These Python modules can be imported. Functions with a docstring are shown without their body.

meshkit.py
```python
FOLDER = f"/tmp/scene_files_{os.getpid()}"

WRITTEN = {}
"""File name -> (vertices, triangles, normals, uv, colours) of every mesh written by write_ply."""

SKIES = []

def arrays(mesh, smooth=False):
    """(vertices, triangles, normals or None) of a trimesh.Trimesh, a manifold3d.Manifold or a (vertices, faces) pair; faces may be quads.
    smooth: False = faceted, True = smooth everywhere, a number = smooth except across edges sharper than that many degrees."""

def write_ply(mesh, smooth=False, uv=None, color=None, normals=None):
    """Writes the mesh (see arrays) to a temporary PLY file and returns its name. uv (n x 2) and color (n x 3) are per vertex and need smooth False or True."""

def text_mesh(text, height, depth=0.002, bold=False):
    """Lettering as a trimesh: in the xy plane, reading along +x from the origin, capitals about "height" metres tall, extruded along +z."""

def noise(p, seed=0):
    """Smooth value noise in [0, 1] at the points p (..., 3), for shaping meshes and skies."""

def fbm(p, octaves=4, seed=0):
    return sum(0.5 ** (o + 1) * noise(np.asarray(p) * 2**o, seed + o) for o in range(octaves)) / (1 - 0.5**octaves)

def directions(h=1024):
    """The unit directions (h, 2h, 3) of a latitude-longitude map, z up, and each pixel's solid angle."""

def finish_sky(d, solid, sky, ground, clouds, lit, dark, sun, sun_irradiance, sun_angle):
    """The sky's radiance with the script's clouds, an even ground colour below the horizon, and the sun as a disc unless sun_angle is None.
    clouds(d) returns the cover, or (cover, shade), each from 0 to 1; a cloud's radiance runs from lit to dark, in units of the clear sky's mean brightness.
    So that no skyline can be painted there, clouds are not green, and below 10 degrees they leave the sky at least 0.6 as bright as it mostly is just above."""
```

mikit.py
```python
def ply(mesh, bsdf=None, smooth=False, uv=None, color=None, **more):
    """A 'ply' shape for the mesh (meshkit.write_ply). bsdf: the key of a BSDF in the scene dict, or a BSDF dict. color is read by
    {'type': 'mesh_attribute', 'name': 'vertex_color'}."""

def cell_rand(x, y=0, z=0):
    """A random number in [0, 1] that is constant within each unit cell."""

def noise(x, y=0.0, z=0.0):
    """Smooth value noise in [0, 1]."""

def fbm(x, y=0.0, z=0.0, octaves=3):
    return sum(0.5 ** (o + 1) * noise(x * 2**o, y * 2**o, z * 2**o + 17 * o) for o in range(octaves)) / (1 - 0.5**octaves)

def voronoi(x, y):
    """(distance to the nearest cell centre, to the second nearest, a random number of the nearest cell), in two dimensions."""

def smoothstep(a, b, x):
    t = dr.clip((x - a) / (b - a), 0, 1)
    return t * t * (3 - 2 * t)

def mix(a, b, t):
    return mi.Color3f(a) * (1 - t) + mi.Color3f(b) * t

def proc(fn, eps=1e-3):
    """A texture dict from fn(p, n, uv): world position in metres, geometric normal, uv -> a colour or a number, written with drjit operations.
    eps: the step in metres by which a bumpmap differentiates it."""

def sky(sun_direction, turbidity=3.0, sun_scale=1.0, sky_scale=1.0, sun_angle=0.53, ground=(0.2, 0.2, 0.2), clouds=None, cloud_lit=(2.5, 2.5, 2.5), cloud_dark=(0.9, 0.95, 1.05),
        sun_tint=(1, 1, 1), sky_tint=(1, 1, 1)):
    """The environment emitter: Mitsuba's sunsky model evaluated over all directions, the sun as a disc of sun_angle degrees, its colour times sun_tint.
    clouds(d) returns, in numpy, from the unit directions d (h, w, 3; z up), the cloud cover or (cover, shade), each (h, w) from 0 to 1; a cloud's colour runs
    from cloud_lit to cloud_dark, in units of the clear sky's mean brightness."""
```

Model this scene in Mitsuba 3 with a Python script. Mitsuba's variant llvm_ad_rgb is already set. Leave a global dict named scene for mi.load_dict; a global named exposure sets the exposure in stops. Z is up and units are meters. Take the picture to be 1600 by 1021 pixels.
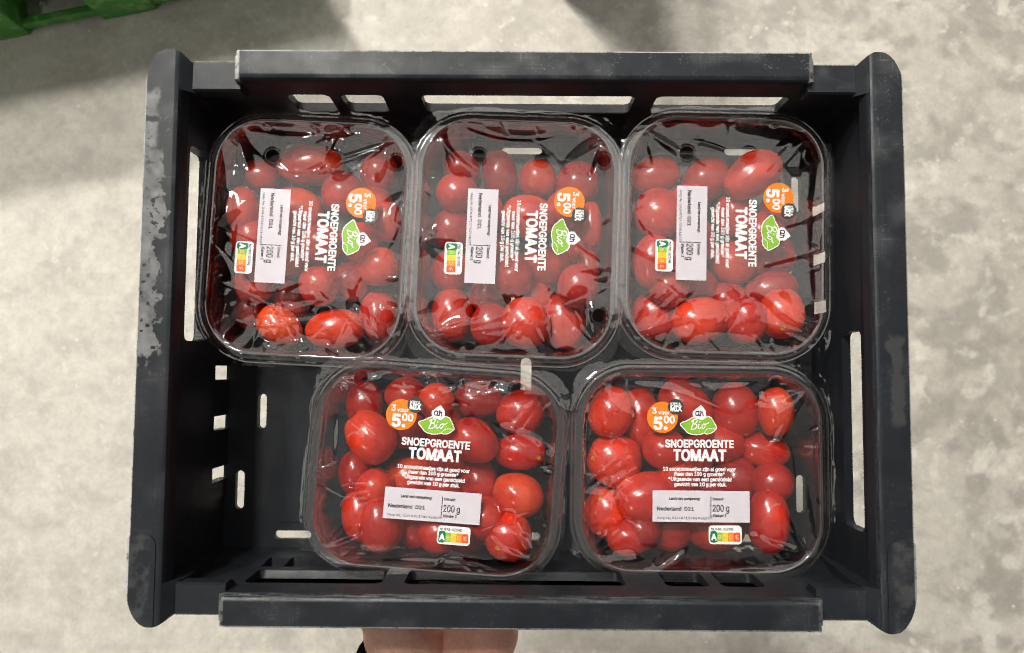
import math, random
import numpy as np, trimesh, shapely, mitsuba as mi, drjit as dr, mikit, meshkit
from shapely.geometry import Polygon, LineString, Point, box as sbox
from shapely import affinity
from shapely.ops import unary_union
from scipy.ndimage import map_coordinates, gaussian_filter, maximum_filter
import manifold3d as m3
from mikit import noise, fbm, smoothstep, mix, voronoi

T = mi.ScalarTransform4f
scene, labels = {}, {}
MM = 0.001
FLOOR = -0.95            # the hall floor; z = 0 is the crate's rim

# ------------------------------------------------------------------ camera, lamps, exposure
RC = np.array([[0.99996350, 0.00718140, -0.00462890], [-0.00689121, 0.99817931, 0.05992137], [0.00505079, -0.05988728, 0.99819237]])
CAM = np.array([-0.00319914, -0.01934812, 0.3830716])
exposure = 0.0
scene['camera'] = {'type': 'thinlens', 'fov': math.degrees(2 * math.atan(800 / 1160.0)), 'fov_axis': 'x', 'near_clip': 0.02, 'far_clip': 60.0,
                   'aperture_radius': 0.0007, 'focus_distance': 0.418,
                   'to_world': T().look_at(origin=CAM.tolist(), target=(CAM - RC[2]).tolist(), up=RC[1].tolist())}
KEY, FAR, BACK, GLOW, AMB = 255.0, 480.0, 55.0, 0.76, 0.055
WARM = np.array([1.0, 0.965, 0.885])
scene['ambient_light'] = {'type': 'constant', 'radiance': {'type': 'rgb', 'value': (AMB * np.array([1.0, 1.0, 1.0])).tolist()}}


def tag(key, label=None, cat=None, group=None, kind=None):
    d = labels.setdefault(key, {})
    for k, v in (('label', label), ('category', cat), ('group', group), ('kind', kind)):
        if v: d[k] = v


scene['lamp_housing_paint'] = {'type': 'diffuse', 'reflectance': {'type': 'rgb', 'value': [0.6, 0.6, 0.6]}}


def ceiling_lamp(key, x, y, z, lx, ly, radiance, label):
    """A ceiling lamp or an added glowing panel: a metal housing with its luminous underside set in it, facing down."""
    scene[key + '__housing'] = {'type': 'cube', 'to_world': T().translate([x, y, z + 0.045]).scale([lx / 2 + 0.02, ly / 2 + 0.02, 0.04]), 'bsdf': {'type': 'ref', 'id': 'lamp_housing_paint'}}
    scene[key + '__diffuser'] = {'type': 'rectangle', 'to_world': T().translate([x, y, z]).rotate([1, 0, 0], 180).scale([lx / 2, ly / 2, 1]),
                                 'emitter': {'type': 'area', 'radiance': {'type': 'rgb', 'value': (radiance * WARM).tolist()}}}
    tag(key, label, 'lamp', 'ceiling lamps of the hall')


ceiling_lamp('ceiling_lamp', -1.03, 1.67, 3.6, 0.36, 0.36, KEY * 1.23, 'square bright ceiling lamp nearest to the green pallet')
ceiling_lamp('ceiling_lamp_001', -1.88, 2.94, 3.6, 0.36, 0.36, FAR * 1.23, 'square bright ceiling lamp beyond the green pallet')
ceiling_lamp('ceiling_lamp_002', -2.40, -2.60, 3.6, 0.4, 0.4, BACK, 'dimmer square ceiling lamp behind the camera')
ceiling_lamp('glow_panel', 0.0, 1.6, 3.7, 5.4, 2.6, GLOW, 'added wide pale glowing panel above the crate for reflections in the film')  # added emitter, unseen; its reflection makes the veil on the film
ceiling_lamp('glow_panel_004', 0.0, -1.2, 3.7, 5.4, 2.2, GLOW * 0.26, 'added dim glowing panel above and behind the camera for haze on the film')  # added emitter, unseen; puts a faint haze on the near film
ceiling_lamp('glow_panel_001', 0.0, 4.3, 3.7, 6.0, 2.2, GLOW * 1.5, 'added wide pale glowing panel farthest from the camera for streaks in the film')  # this and the two side panels are added to streak the creases
ceiling_lamp('glow_panel_002', -3.9, 0.6, 3.7, 1.5, 4.0, GLOW * 1.2, 'added long pale glowing panel on the left for streaks in the film')
ceiling_lamp('glow_panel_003', 3.9, 0.6, 3.7, 1.5, 4.0, GLOW * 1.2, 'added long pale glowing panel on the right for streaks in the film')

# ------------------------------------------------------------------ mesh helpers
def man(mf):
    m = mf.to_mesh()
    return trimesh.Trimesh(np.array(m.vert_properties[:, :3]), np.array(m.tri_verts), process=False)


def mbox(x0, x1, y0, y1, z0, z1):
    return m3.Manifold.cube([x1 - x0, y1 - y0, z1 - z0]).translate([x0, y0, z0])


def prism(pts, h0, h1, axis='z'):
    """A polygon pushed along an axis, millimetres; 'x': pts are (y, z); 'y': pts are (x, z)."""
    p = np.asarray(pts, float)
    if shapely.Polygon(p).exterior.is_ccw is False: p = p[::-1]
    e = m3.CrossSection([p.tolist()]).extrude(h1 - h0)
    if axis == 'z': return e.translate([0, 0, h0])
    if axis == 'x': return e.transform(np.array([[0, 0, 1, h0], [1, 0, 0, 0], [0, 1, 0, 0]], float))
    return e.transform(np.array([[1, 0, 0, 0], [0, 0, -1, h1], [0, 1, 0, 0]], float))


def rpoly(x0, x1, y0, y1, r, n=6):
    g = sbox(x0 + r, y0 + r, x1 - r, y1 - r).buffer(r, quad_segs=n)
    return np.array(g.exterior.coords)[:-1]


def slot(x0, x1, y0, y1, z0, z1, axis, r):
    """A rounded slot cut along the axis."""
    if axis == 'z': return prism(rpoly(x0, x1, y0, y1, r), z0, z1, 'z')
    if axis == 'y': return prism(rpoly(x0, x1, z0, z1, r), y0, y1, 'y')
    return prism(rpoly(y0, y1, z0, z1, r), x0, x1, 'x')


def put(key, mesh, bsdf, smooth=30, scale=MM, move=(0, 0, 0), **k):
    if isinstance(mesh, m3.Manifold): mesh = man(mesh)
    mesh = mesh.copy()
    mesh.vertices = np.asarray(mesh.vertices) * scale + np.asarray(move)
    scene[key] = mikit.ply(mesh, bsdf, smooth=smooth, **k)
    return key


def lin(r, g, b):
    return [((c / 255.0 + 0.055) / 1.055) ** 2.4 if c > 10 else c / 3294.6 for c in (r, g, b)]


def flat(name, rgb, rough=0.5, spec=0.4):
    scene[name] = {'type': 'twosided', 'bsdf': {'type': 'principled', 'base_color': {'type': 'rgb', 'value': list(rgb)}, 'roughness': rough, 'specular': spec}}
    return name


# ------------------------------------------------------------------ the hall floor
def concrete(p, n, uv):
    x, y = p.x, p.y
    wx, wy = fbm(x * 5, y * 5, 3.1, 3) - 0.5, fbm(x * 5, y * 5, 9.7, 3) - 0.5
    big = fbm(x * 2.2 + 3, y * 2.2, 0.3, 3)
    mid = fbm((x + wx * 0.14) * 19, (y + wy * 0.14) * 24, 1.7, 5)
    fine = fbm(x * 75, y * 75, 4.2, 4)
    right = smoothstep(0.1, 0.7, x) * 0.55 + 0.45
    base = mix((0.51, 0.475, 0.415), (0.61, 0.58, 0.52), smoothstep(0.3, 0.7, big))
    base = mix(base, (0.37, 0.345, 0.305), smoothstep(0.40, 0.64, mid) * 0.85 * right)
    base = mix(base, (0.70, 0.67, 0.60), smoothstep(0.53, 0.70, fbm((x + wy * 0.12) * 24, (y - wx * 0.12) * 30, 6.4, 4)) * 0.8 * right)
    base = base * (0.86 + 0.28 * fine)
    rx, ry = x * 0.83 + y * 0.56, y * 0.83 - x * 0.56
    grit = fbm(rx * 210, ry * 210, 5.1, 2)
    base = base * (0.93 + 0.14 * grit)
    base = mix(base, (0.74, 0.71, 0.64), smoothstep(0.66, 0.80, fbm(rx * 70, ry * 70, 8.8, 3)) * smoothstep(0.45, 0.62, fbm(rx * 12, ry * 12, 2.9, 2)) * 0.5)
    d1, d2, cr = voronoi(x * 9, y * 9)
    speck = smoothstep(0.035, 0.015, d1) * smoothstep(0.72, 0.74, cr)
    return mix(base, (0.75, 0.70, 0.60), speck * 0.8)


scene['concrete'] = {'type': 'principled', 'base_color': mikit.proc(concrete), 'roughness': 0.55, 'specular': 0.35}
g = trimesh.creation.box([30, 30, 0.02]); g.apply_translation([0, 4, FLOOR - 0.01])
scene['floor'] = mikit.ply(g, 'concrete')
tag('floor', 'pale blotchy concrete floor of the hall', kind='structure')

# ------------------------------------------------------------------ the green pallet, and boards added out of view to shade the floor
def green_paint(p, n, uv):
    wear = smoothstep(0.50, 0.66, fbm(p.x * 45, p.y * 45, p.z * 60, 3))
    c = mix((0.055, 0.25, 0.04), (0.085, 0.32, 0.06), fbm(p.x * 18, p.y * 18, p.z * 18, 3))
    return mix(c, (0.26, 0.42, 0.18), wear * 0.55)


scene['green_plastic'] = {'type': 'principled', 'base_color': mikit.proc(green_paint), 'roughness': 0.5, 'specular': 0.4}
flat('shade_board_plastic', (0.05, 0.055, 0.06), 0.45)
PAL = T().translate([-0.384, 0.702, FLOOR]).rotate([0, 0, 1], 11.8)
def pal(key, mf, bsdf='green_plastic'):
    put(key, mf, bsdf, 30)
    scene[key]['to_world'] = PAL
def soft_box(x0, x1, y0, y1, z0, z1, r=4):
    return m3.Manifold.batch_hull([m3.Manifold.sphere(r, 12).translate([x, y, z]) for x in (x0 + r, x1 - r) for y in (y0 + r, y1 - r) for z in (z0 + r, z1 - r)])
pal('pallet__runner', soft_box(-1196, -4, 5, 21, 9, 27))
pal('pallet__runner_001', soft_box(-1196, -4, 375, 425, 9, 31))
pal('pallet__runner_002', soft_box(-1196, -4, 750, 795, 9, 31))
k = 0
for yy in ((2, 98), (352, 448), (702, 798)):
    for xx in ((-145, -2), (-392, -290), (-672, -528), (-940, -830), (-1198, -1055)):
        pal('pallet__block' + ('_%03d' % k if k else ''), soft_box(xx[0], xx[1], yy[0] - 2, yy[1], 0.5, 122, 4)); k += 1
for i in range(7):
    x0 = -1200 + i * 175.5
    pal('pallet__deck_board' + ('_%03d' % i if i else ''), soft_box(x0, x0 + 174, 0, 800, 122.3, 146, 2))
tag('pallet', 'worn green pallet standing on the concrete floor at the upper left', 'pallet')
pal('shade_board__panel', soft_box(-1190, -3, 6, 26, 147, 500, 4), 'shade_board_plastic')  # added out of view to cast the shadow bands on the floor
pal('shade_board__cleat', soft_box(-1150, -1110, 26.3, 60, 147, 480, 4), 'shade_board_plastic')
pal('shade_board__cleat_001', soft_box(-620, -580, 26.3, 60, 147, 480, 4), 'shade_board_plastic')
tag('shade_board', 'dark upright board added unseen along the green pallet front edge to shade the floor', 'board')
put('shade_panel__board', soft_box(-60, 0, 0, 900, 30, 590, 5), 'shade_board_plastic')  # added out of view to cast the wedge-shaped floor shadow
put('shade_panel__foot', soft_box(-60, 0, 60, 120, 0, 29.5, 4), 'shade_board_plastic')
put('shade_panel__foot_001', soft_box(-60, 0, 780, 840, 0, 29.5, 4), 'shade_board_plastic')
for k in ('board', 'foot', 'foot_001'): scene['shade_panel__' + k]['to_world'] = T().translate([0.120, 0.692, FLOOR]).rotate([0, 0, 1], 8)
tag('shade_panel', 'grey upright panel added just beyond the top of the view to shade the floor', 'panel')

# ------------------------------------------------------------------ the black crate, in millimetres with its rim at z = 0
def black_plastic(p, n, uv):
    x, y, z = p.x * 1000, p.y * 1000, p.z * 1000
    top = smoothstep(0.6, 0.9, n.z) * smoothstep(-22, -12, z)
    cloud = fbm(x * 0.09, y * 0.09, z * 0.09, 4)
    sc1 = noise(x * 0.10 + fbm(x * .05, y * .05, 1.0, 2) * 4, y * 2.6, 1.0)
    sc2 = noise(x * 2.4, y * 0.12 + fbm(x * .06, y * .06, 5.0, 2) * 4, 2.0)
    sc3 = noise((x + y) * 1.7, (x - y) * 0.13, 3.0)
    patchy = smoothstep(0.45, 0.75, fbm(x * 0.05 + 9, y * 0.06, 2.2, 3))
    lines = smoothstep(0.80, 0.97, sc1) * 0.7 + smoothstep(0.84, 0.97, sc2) * 0.8 + smoothstep(0.86, 0.97, sc3) * 0.6
    speck = smoothstep(0.80, 0.9, noise(x * 1.1, y * 1.1, z * 1.1)) * smoothstep(0.5, 0.7, cloud)
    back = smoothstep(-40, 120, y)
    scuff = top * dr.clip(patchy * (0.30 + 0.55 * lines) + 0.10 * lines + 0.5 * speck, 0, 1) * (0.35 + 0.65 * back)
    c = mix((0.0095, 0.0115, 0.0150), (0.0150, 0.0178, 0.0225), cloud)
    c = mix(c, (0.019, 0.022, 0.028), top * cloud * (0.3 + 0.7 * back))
    c = mix(c, (0.13, 0.13, 0.135), scuff)
    inside = smoothstep(-10, -30, z)
    c = mix(c, (0.03, 0.029, 0.028), inside * 0.2 * smoothstep(0.55, 0.75, fbm(x * 0.03, y * 0.03, z * 0.05, 3)))
    # what is left of torn paper labels on the end rails
    rag = (fbm(x * 0.16, y * 0.16, 7.7, 6) - 0.5) * 2.2
    inl = smoothstep(-189.0, -189.8, x + rag * 10) * smoothstep(-18, -15, y + rag * 16) * smoothstep(96, 93, y + rag * 12)
    top_bits = smoothstep(-191, -193.5, x + rag * 3) * smoothstep(94, 97, y + rag * 8) * smoothstep(128, 124, y + rag * 8) * smoothstep(0.9, 2.2, dr.abs(y - 112 - rag * 3))
    left = dr.maximum(inl * smoothstep(-0.75, -0.45, rag), top_bits) * top
    holes = smoothstep(0.70, 0.62, fbm(x * 0.35, y * 0.35, 3.3, 3))
    c = mix(c, mix((0.045, 0.045, 0.048), (0.25, 0.25, 0.255), fbm(x * 0.25, y * 0.25, 1.1, 4)), left * holes * 0.9)
    inr = smoothstep(188, 190.5, x + rag * 6) * smoothstep(197.5, 195.5, x - rag * 4) * smoothstep(-48, -43, y + rag * 5) * smoothstep(3, -1, y + rag * 5)
    c = mix(c, (0.04, 0.041, 0.043), inr * top)
    pad = smoothstep(-100, -106, y) * smoothstep(187, 190, dr.abs(x)) * top
    c = mix(c, (0.05, 0.051, 0.053), pad * smoothstep(0.42, 0.7, fbm(x * 0.14, y * 0.14, 5.5, 4)) * 0.9)
    # pale edges: wear, with the light caught on them put into the colour
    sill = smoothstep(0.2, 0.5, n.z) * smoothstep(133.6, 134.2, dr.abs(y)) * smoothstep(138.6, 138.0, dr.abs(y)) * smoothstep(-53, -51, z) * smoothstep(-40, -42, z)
    c = mix(c, (0.13, 0.135, 0.14), sill * smoothstep(0, 10, y) * (0.5 + 0.5 * cloud))  # scuffed back sills, with the light falling on them painted in
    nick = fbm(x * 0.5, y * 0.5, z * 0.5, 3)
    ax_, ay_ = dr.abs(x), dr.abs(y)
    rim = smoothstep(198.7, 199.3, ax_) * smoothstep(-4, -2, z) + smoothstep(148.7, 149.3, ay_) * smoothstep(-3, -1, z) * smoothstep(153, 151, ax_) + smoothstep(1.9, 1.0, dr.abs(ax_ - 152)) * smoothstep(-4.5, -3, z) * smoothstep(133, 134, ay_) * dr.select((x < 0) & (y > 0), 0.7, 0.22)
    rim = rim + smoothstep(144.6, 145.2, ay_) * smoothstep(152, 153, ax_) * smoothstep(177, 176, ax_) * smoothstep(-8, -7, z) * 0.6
    rim = rim * dr.select((x < -150) | (y > 100), 1.0, 0.5)  # left and back edges paler: back light painted over the wear
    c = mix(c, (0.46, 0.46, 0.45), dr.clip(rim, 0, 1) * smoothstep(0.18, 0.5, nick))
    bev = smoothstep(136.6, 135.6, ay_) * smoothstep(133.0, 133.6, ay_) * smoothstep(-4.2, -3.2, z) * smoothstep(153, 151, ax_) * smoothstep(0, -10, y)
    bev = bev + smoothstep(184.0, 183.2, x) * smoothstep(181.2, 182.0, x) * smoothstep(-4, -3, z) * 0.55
    c = mix(c, (0.12, 0.125, 0.135), dr.clip(bev, 0, 1) * smoothstep(0.30, 0.62, noise(x * 0.018 + 3, 0.5, 0.5)) * smoothstep(0.25, 0.85, noise(x * 0.12, y * 0.12, z * 2.0) * 0.6 + nick * 0.4))  # lamp highlight along the bevels painted in, broken up by scratches
    return c


def black_rough(p, n, uv):
    x, y, z = p.x * 1000, p.y * 1000, p.z * 1000
    return 0.36 + 0.16 * fbm(x * 0.12, y * 0.12, z * 0.12, 3)


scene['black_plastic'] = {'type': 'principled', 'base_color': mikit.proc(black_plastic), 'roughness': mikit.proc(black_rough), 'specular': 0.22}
rot180 = lambda mf: mf.rotate([0, 0, 180])


def long_wall(front):
    rail = prism([(133.4, -3.6), (133.9, -2.0), (134.9, -0.8), (136.4, -0.1), (137.2, 0), (148.8, 0), (149.6, -0.4), (150, -1.2), (150, -13), (133.4, -13)], -152, 152, 'x')
    plate = mbox(-183.2, 183.2, 133.4, 138.0, -89, -6)
    sec = [(129.2, -6.2), (130.2, -5), (144.6, -5), (145.6, -6), (145.6, -20), (133.6, -20), (129.2, -14)]
    notch = prism(sec, -177, -151.5, 'x') + prism(sec, 151.5, 177, 'x')
    for x in (-152, 152):     # rounded shoulder between rail and notch
        notch = notch + prism([(x - 1.6, -5.2), (x - 1.6, -2.4), (x - 0.9, -0.6), (x, -0.3), (x + 0.9, -0.6), (x + 1.6, -2.4), (x + 1.6, -5.2)], 133.8, 146.5, 'y')
    foot = prism([(129.5, -85), (131.2, -62), (133.6, -56), (134.6, -56), (134.6, -85)], -183.2, 183.2, 'x')
    w = rail + plate + notch + foot
    for x0, x1 in ((-133.5, -107), (-103.5, -77), (-58.5, 64), (73, 150)):
        hole = m3.Manifold.batch_hull([prism(rpoly(x0 + 1.5, x1 - 1.5, -48.5, -22, 4), 129, 134.5, 'y'), prism(rpoly(x0 + 1.5, x1 - 1.5, -43, -20.5, 4), 137.8, 143, 'y')])
        w = w - hole
    for x0 in (128, 141):
        w = w - prism([(x0, -66), (x0 + 6.5, -66), (x0 + 9.5, -54), (x0 + 3, -54)], 126, 143, 'y')
    if front:                 # the front wall has an outer skin behind its slots
        w = w + mbox(-176, 176, 143.2, 145.3, -88.5, -12.5) + mbox(-176, 176, 137, 144, -89, -86)
    return w


def end_wall():
    sect = [(-200, -1.3), (-199.6, -0.5), (-198.8, 0), (-184.2, 0), (-182.6, -0.9), (-181.4, -3.2), (-180.4, -9), (-183, -14), (-189, -14), (-200, -14)]
    arm = prism(sect, -151, 151, 'y')
    plan = [(-200, 128)] + [(-188 - 12 * math.cos(a), 128 + 22 * math.sin(a)) for a in np.linspace(0, math.pi / 2, 14)] + [(-185, 150), (-182, 148.6), (-179, 145.4), (-175, 143.8)]
    plan = np.array(plan)
    plan = np.vstack([plan, (plan * [1, -1])[::-1]])
    post = prism([(-184, -1.2), (-182.4, -1.2), (-176.2, -7), (-175.2, -16), (-179, -60), (-182.8, -84), (-184, -84)], 128.5, 151, 'y')
    post = post + prism([(-184, -1.2), (-182.4, -1.2), (-176.2, -7), (-175.2, -16), (-179, -60), (-182.8, -84), (-184, -84)], -151, -128.5, 'y')
    upper = (arm + post) ^ prism(plan, -100, 1)
    plate = mbox(-189, -183, -98, 136, -89, -6) + mbox(-189, -184.4, -136, -97.5, -89, -6)
    rib = prism([(-183.2, -8), (-181.8, -9.5), (-181.8, -14), (-183.2, -17)], -4, 104, 'y')
    w = upper + plate + rib
    def flare(y0, y1, z0, z1, drop, r):
        return m3.Manifold.batch_hull([slot(-184.5, -170, y0, y1, z0, z1, 'x', r), slot(-195, -188.9, y0, y1, z0 - drop, z1 - drop * 0.6, 'x', r)])
    w = w - flare(-4, 104, -36, -18, 8, 4)
    for y in (-21.6, -52, -83):
        w = w - flare(y - 4.3, y + 4.3, -77, -62, 17, 0.8)
    return w


def floor_panel():
    w = mbox(-185.2, 185.2, -131.5, 131.5, -88.8, -85) + prism(rpoly(-166, 166, -114, 114, 8), -86, -83.9)
    for sx in (-1, 1):
        for sy in (-1, 1):
            w = w - slot(sx * 174.8 - 2.8, sx * 174.8 + 2.8, sy * 94.5 - 11.8, sy * 94.5 + 11.8, -100, -70, 'z', 2.7)
            w = w - slot(sx * 161.8 - 2.8, sx * 161.8 + 2.8, sy * 45.5 - 10.8, sy * 45.5 + 10.8, -100, -70, 'z', 2.7)
            w = w - slot(sx * 141 - 11.5, sx * 141 + 11.5, sy * 122 - 2.6, sy * 122 + 2.6, -100, -70, 'z', 2.5)
    for sy in (-1, 1):
        w = w - slot(-13, 13, sy * 122 - 2.6, sy * 122 + 2.6, -100, -70, 'z', 2.5)
        w = w - slot(sy * 3.5 - 3.0, sy * 3.5 + 3.0, -sy * 23 - 12, -sy * 23 + 12, -100, -70, 'z', 3.2)
    for x in (-120, -40, 40, 120):   # ribs under the floor
        w = w + mbox(x - 1, x + 1, -131, 131, -94, -88.5)
    for y in (-58, 0, 58):
        w = w + mbox(-183, 183, y - 1, y + 1, -94, -88.5)
    return w


ew = end_wall()
PLAN = np.array([(-200, 0), (-200, -128)] + [(-188 - 12 * math.cos(a), -128 - 22 * math.sin(a)) for a in np.linspace(0, math.pi / 2, 14)] + [(-180, -150), (-180, 0)])
pad = prism(rpoly(-199.6, -187.5, -160, -103, 7), -0.5, 0.6) ^ prism(PLAN, -100, 2)
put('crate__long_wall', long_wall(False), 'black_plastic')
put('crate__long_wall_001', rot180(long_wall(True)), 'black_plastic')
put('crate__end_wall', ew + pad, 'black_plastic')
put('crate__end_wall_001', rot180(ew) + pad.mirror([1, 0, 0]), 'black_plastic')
put('crate__floor_panel', floor_panel(), 'black_plastic')
tag('crate', 'scuffed black plastic crate with slotted walls holding five punnets of tomatoes', 'crate')
tag('crate__end_wall', 'end wall whose rail carries pale ragged remains of a torn label')

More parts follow.
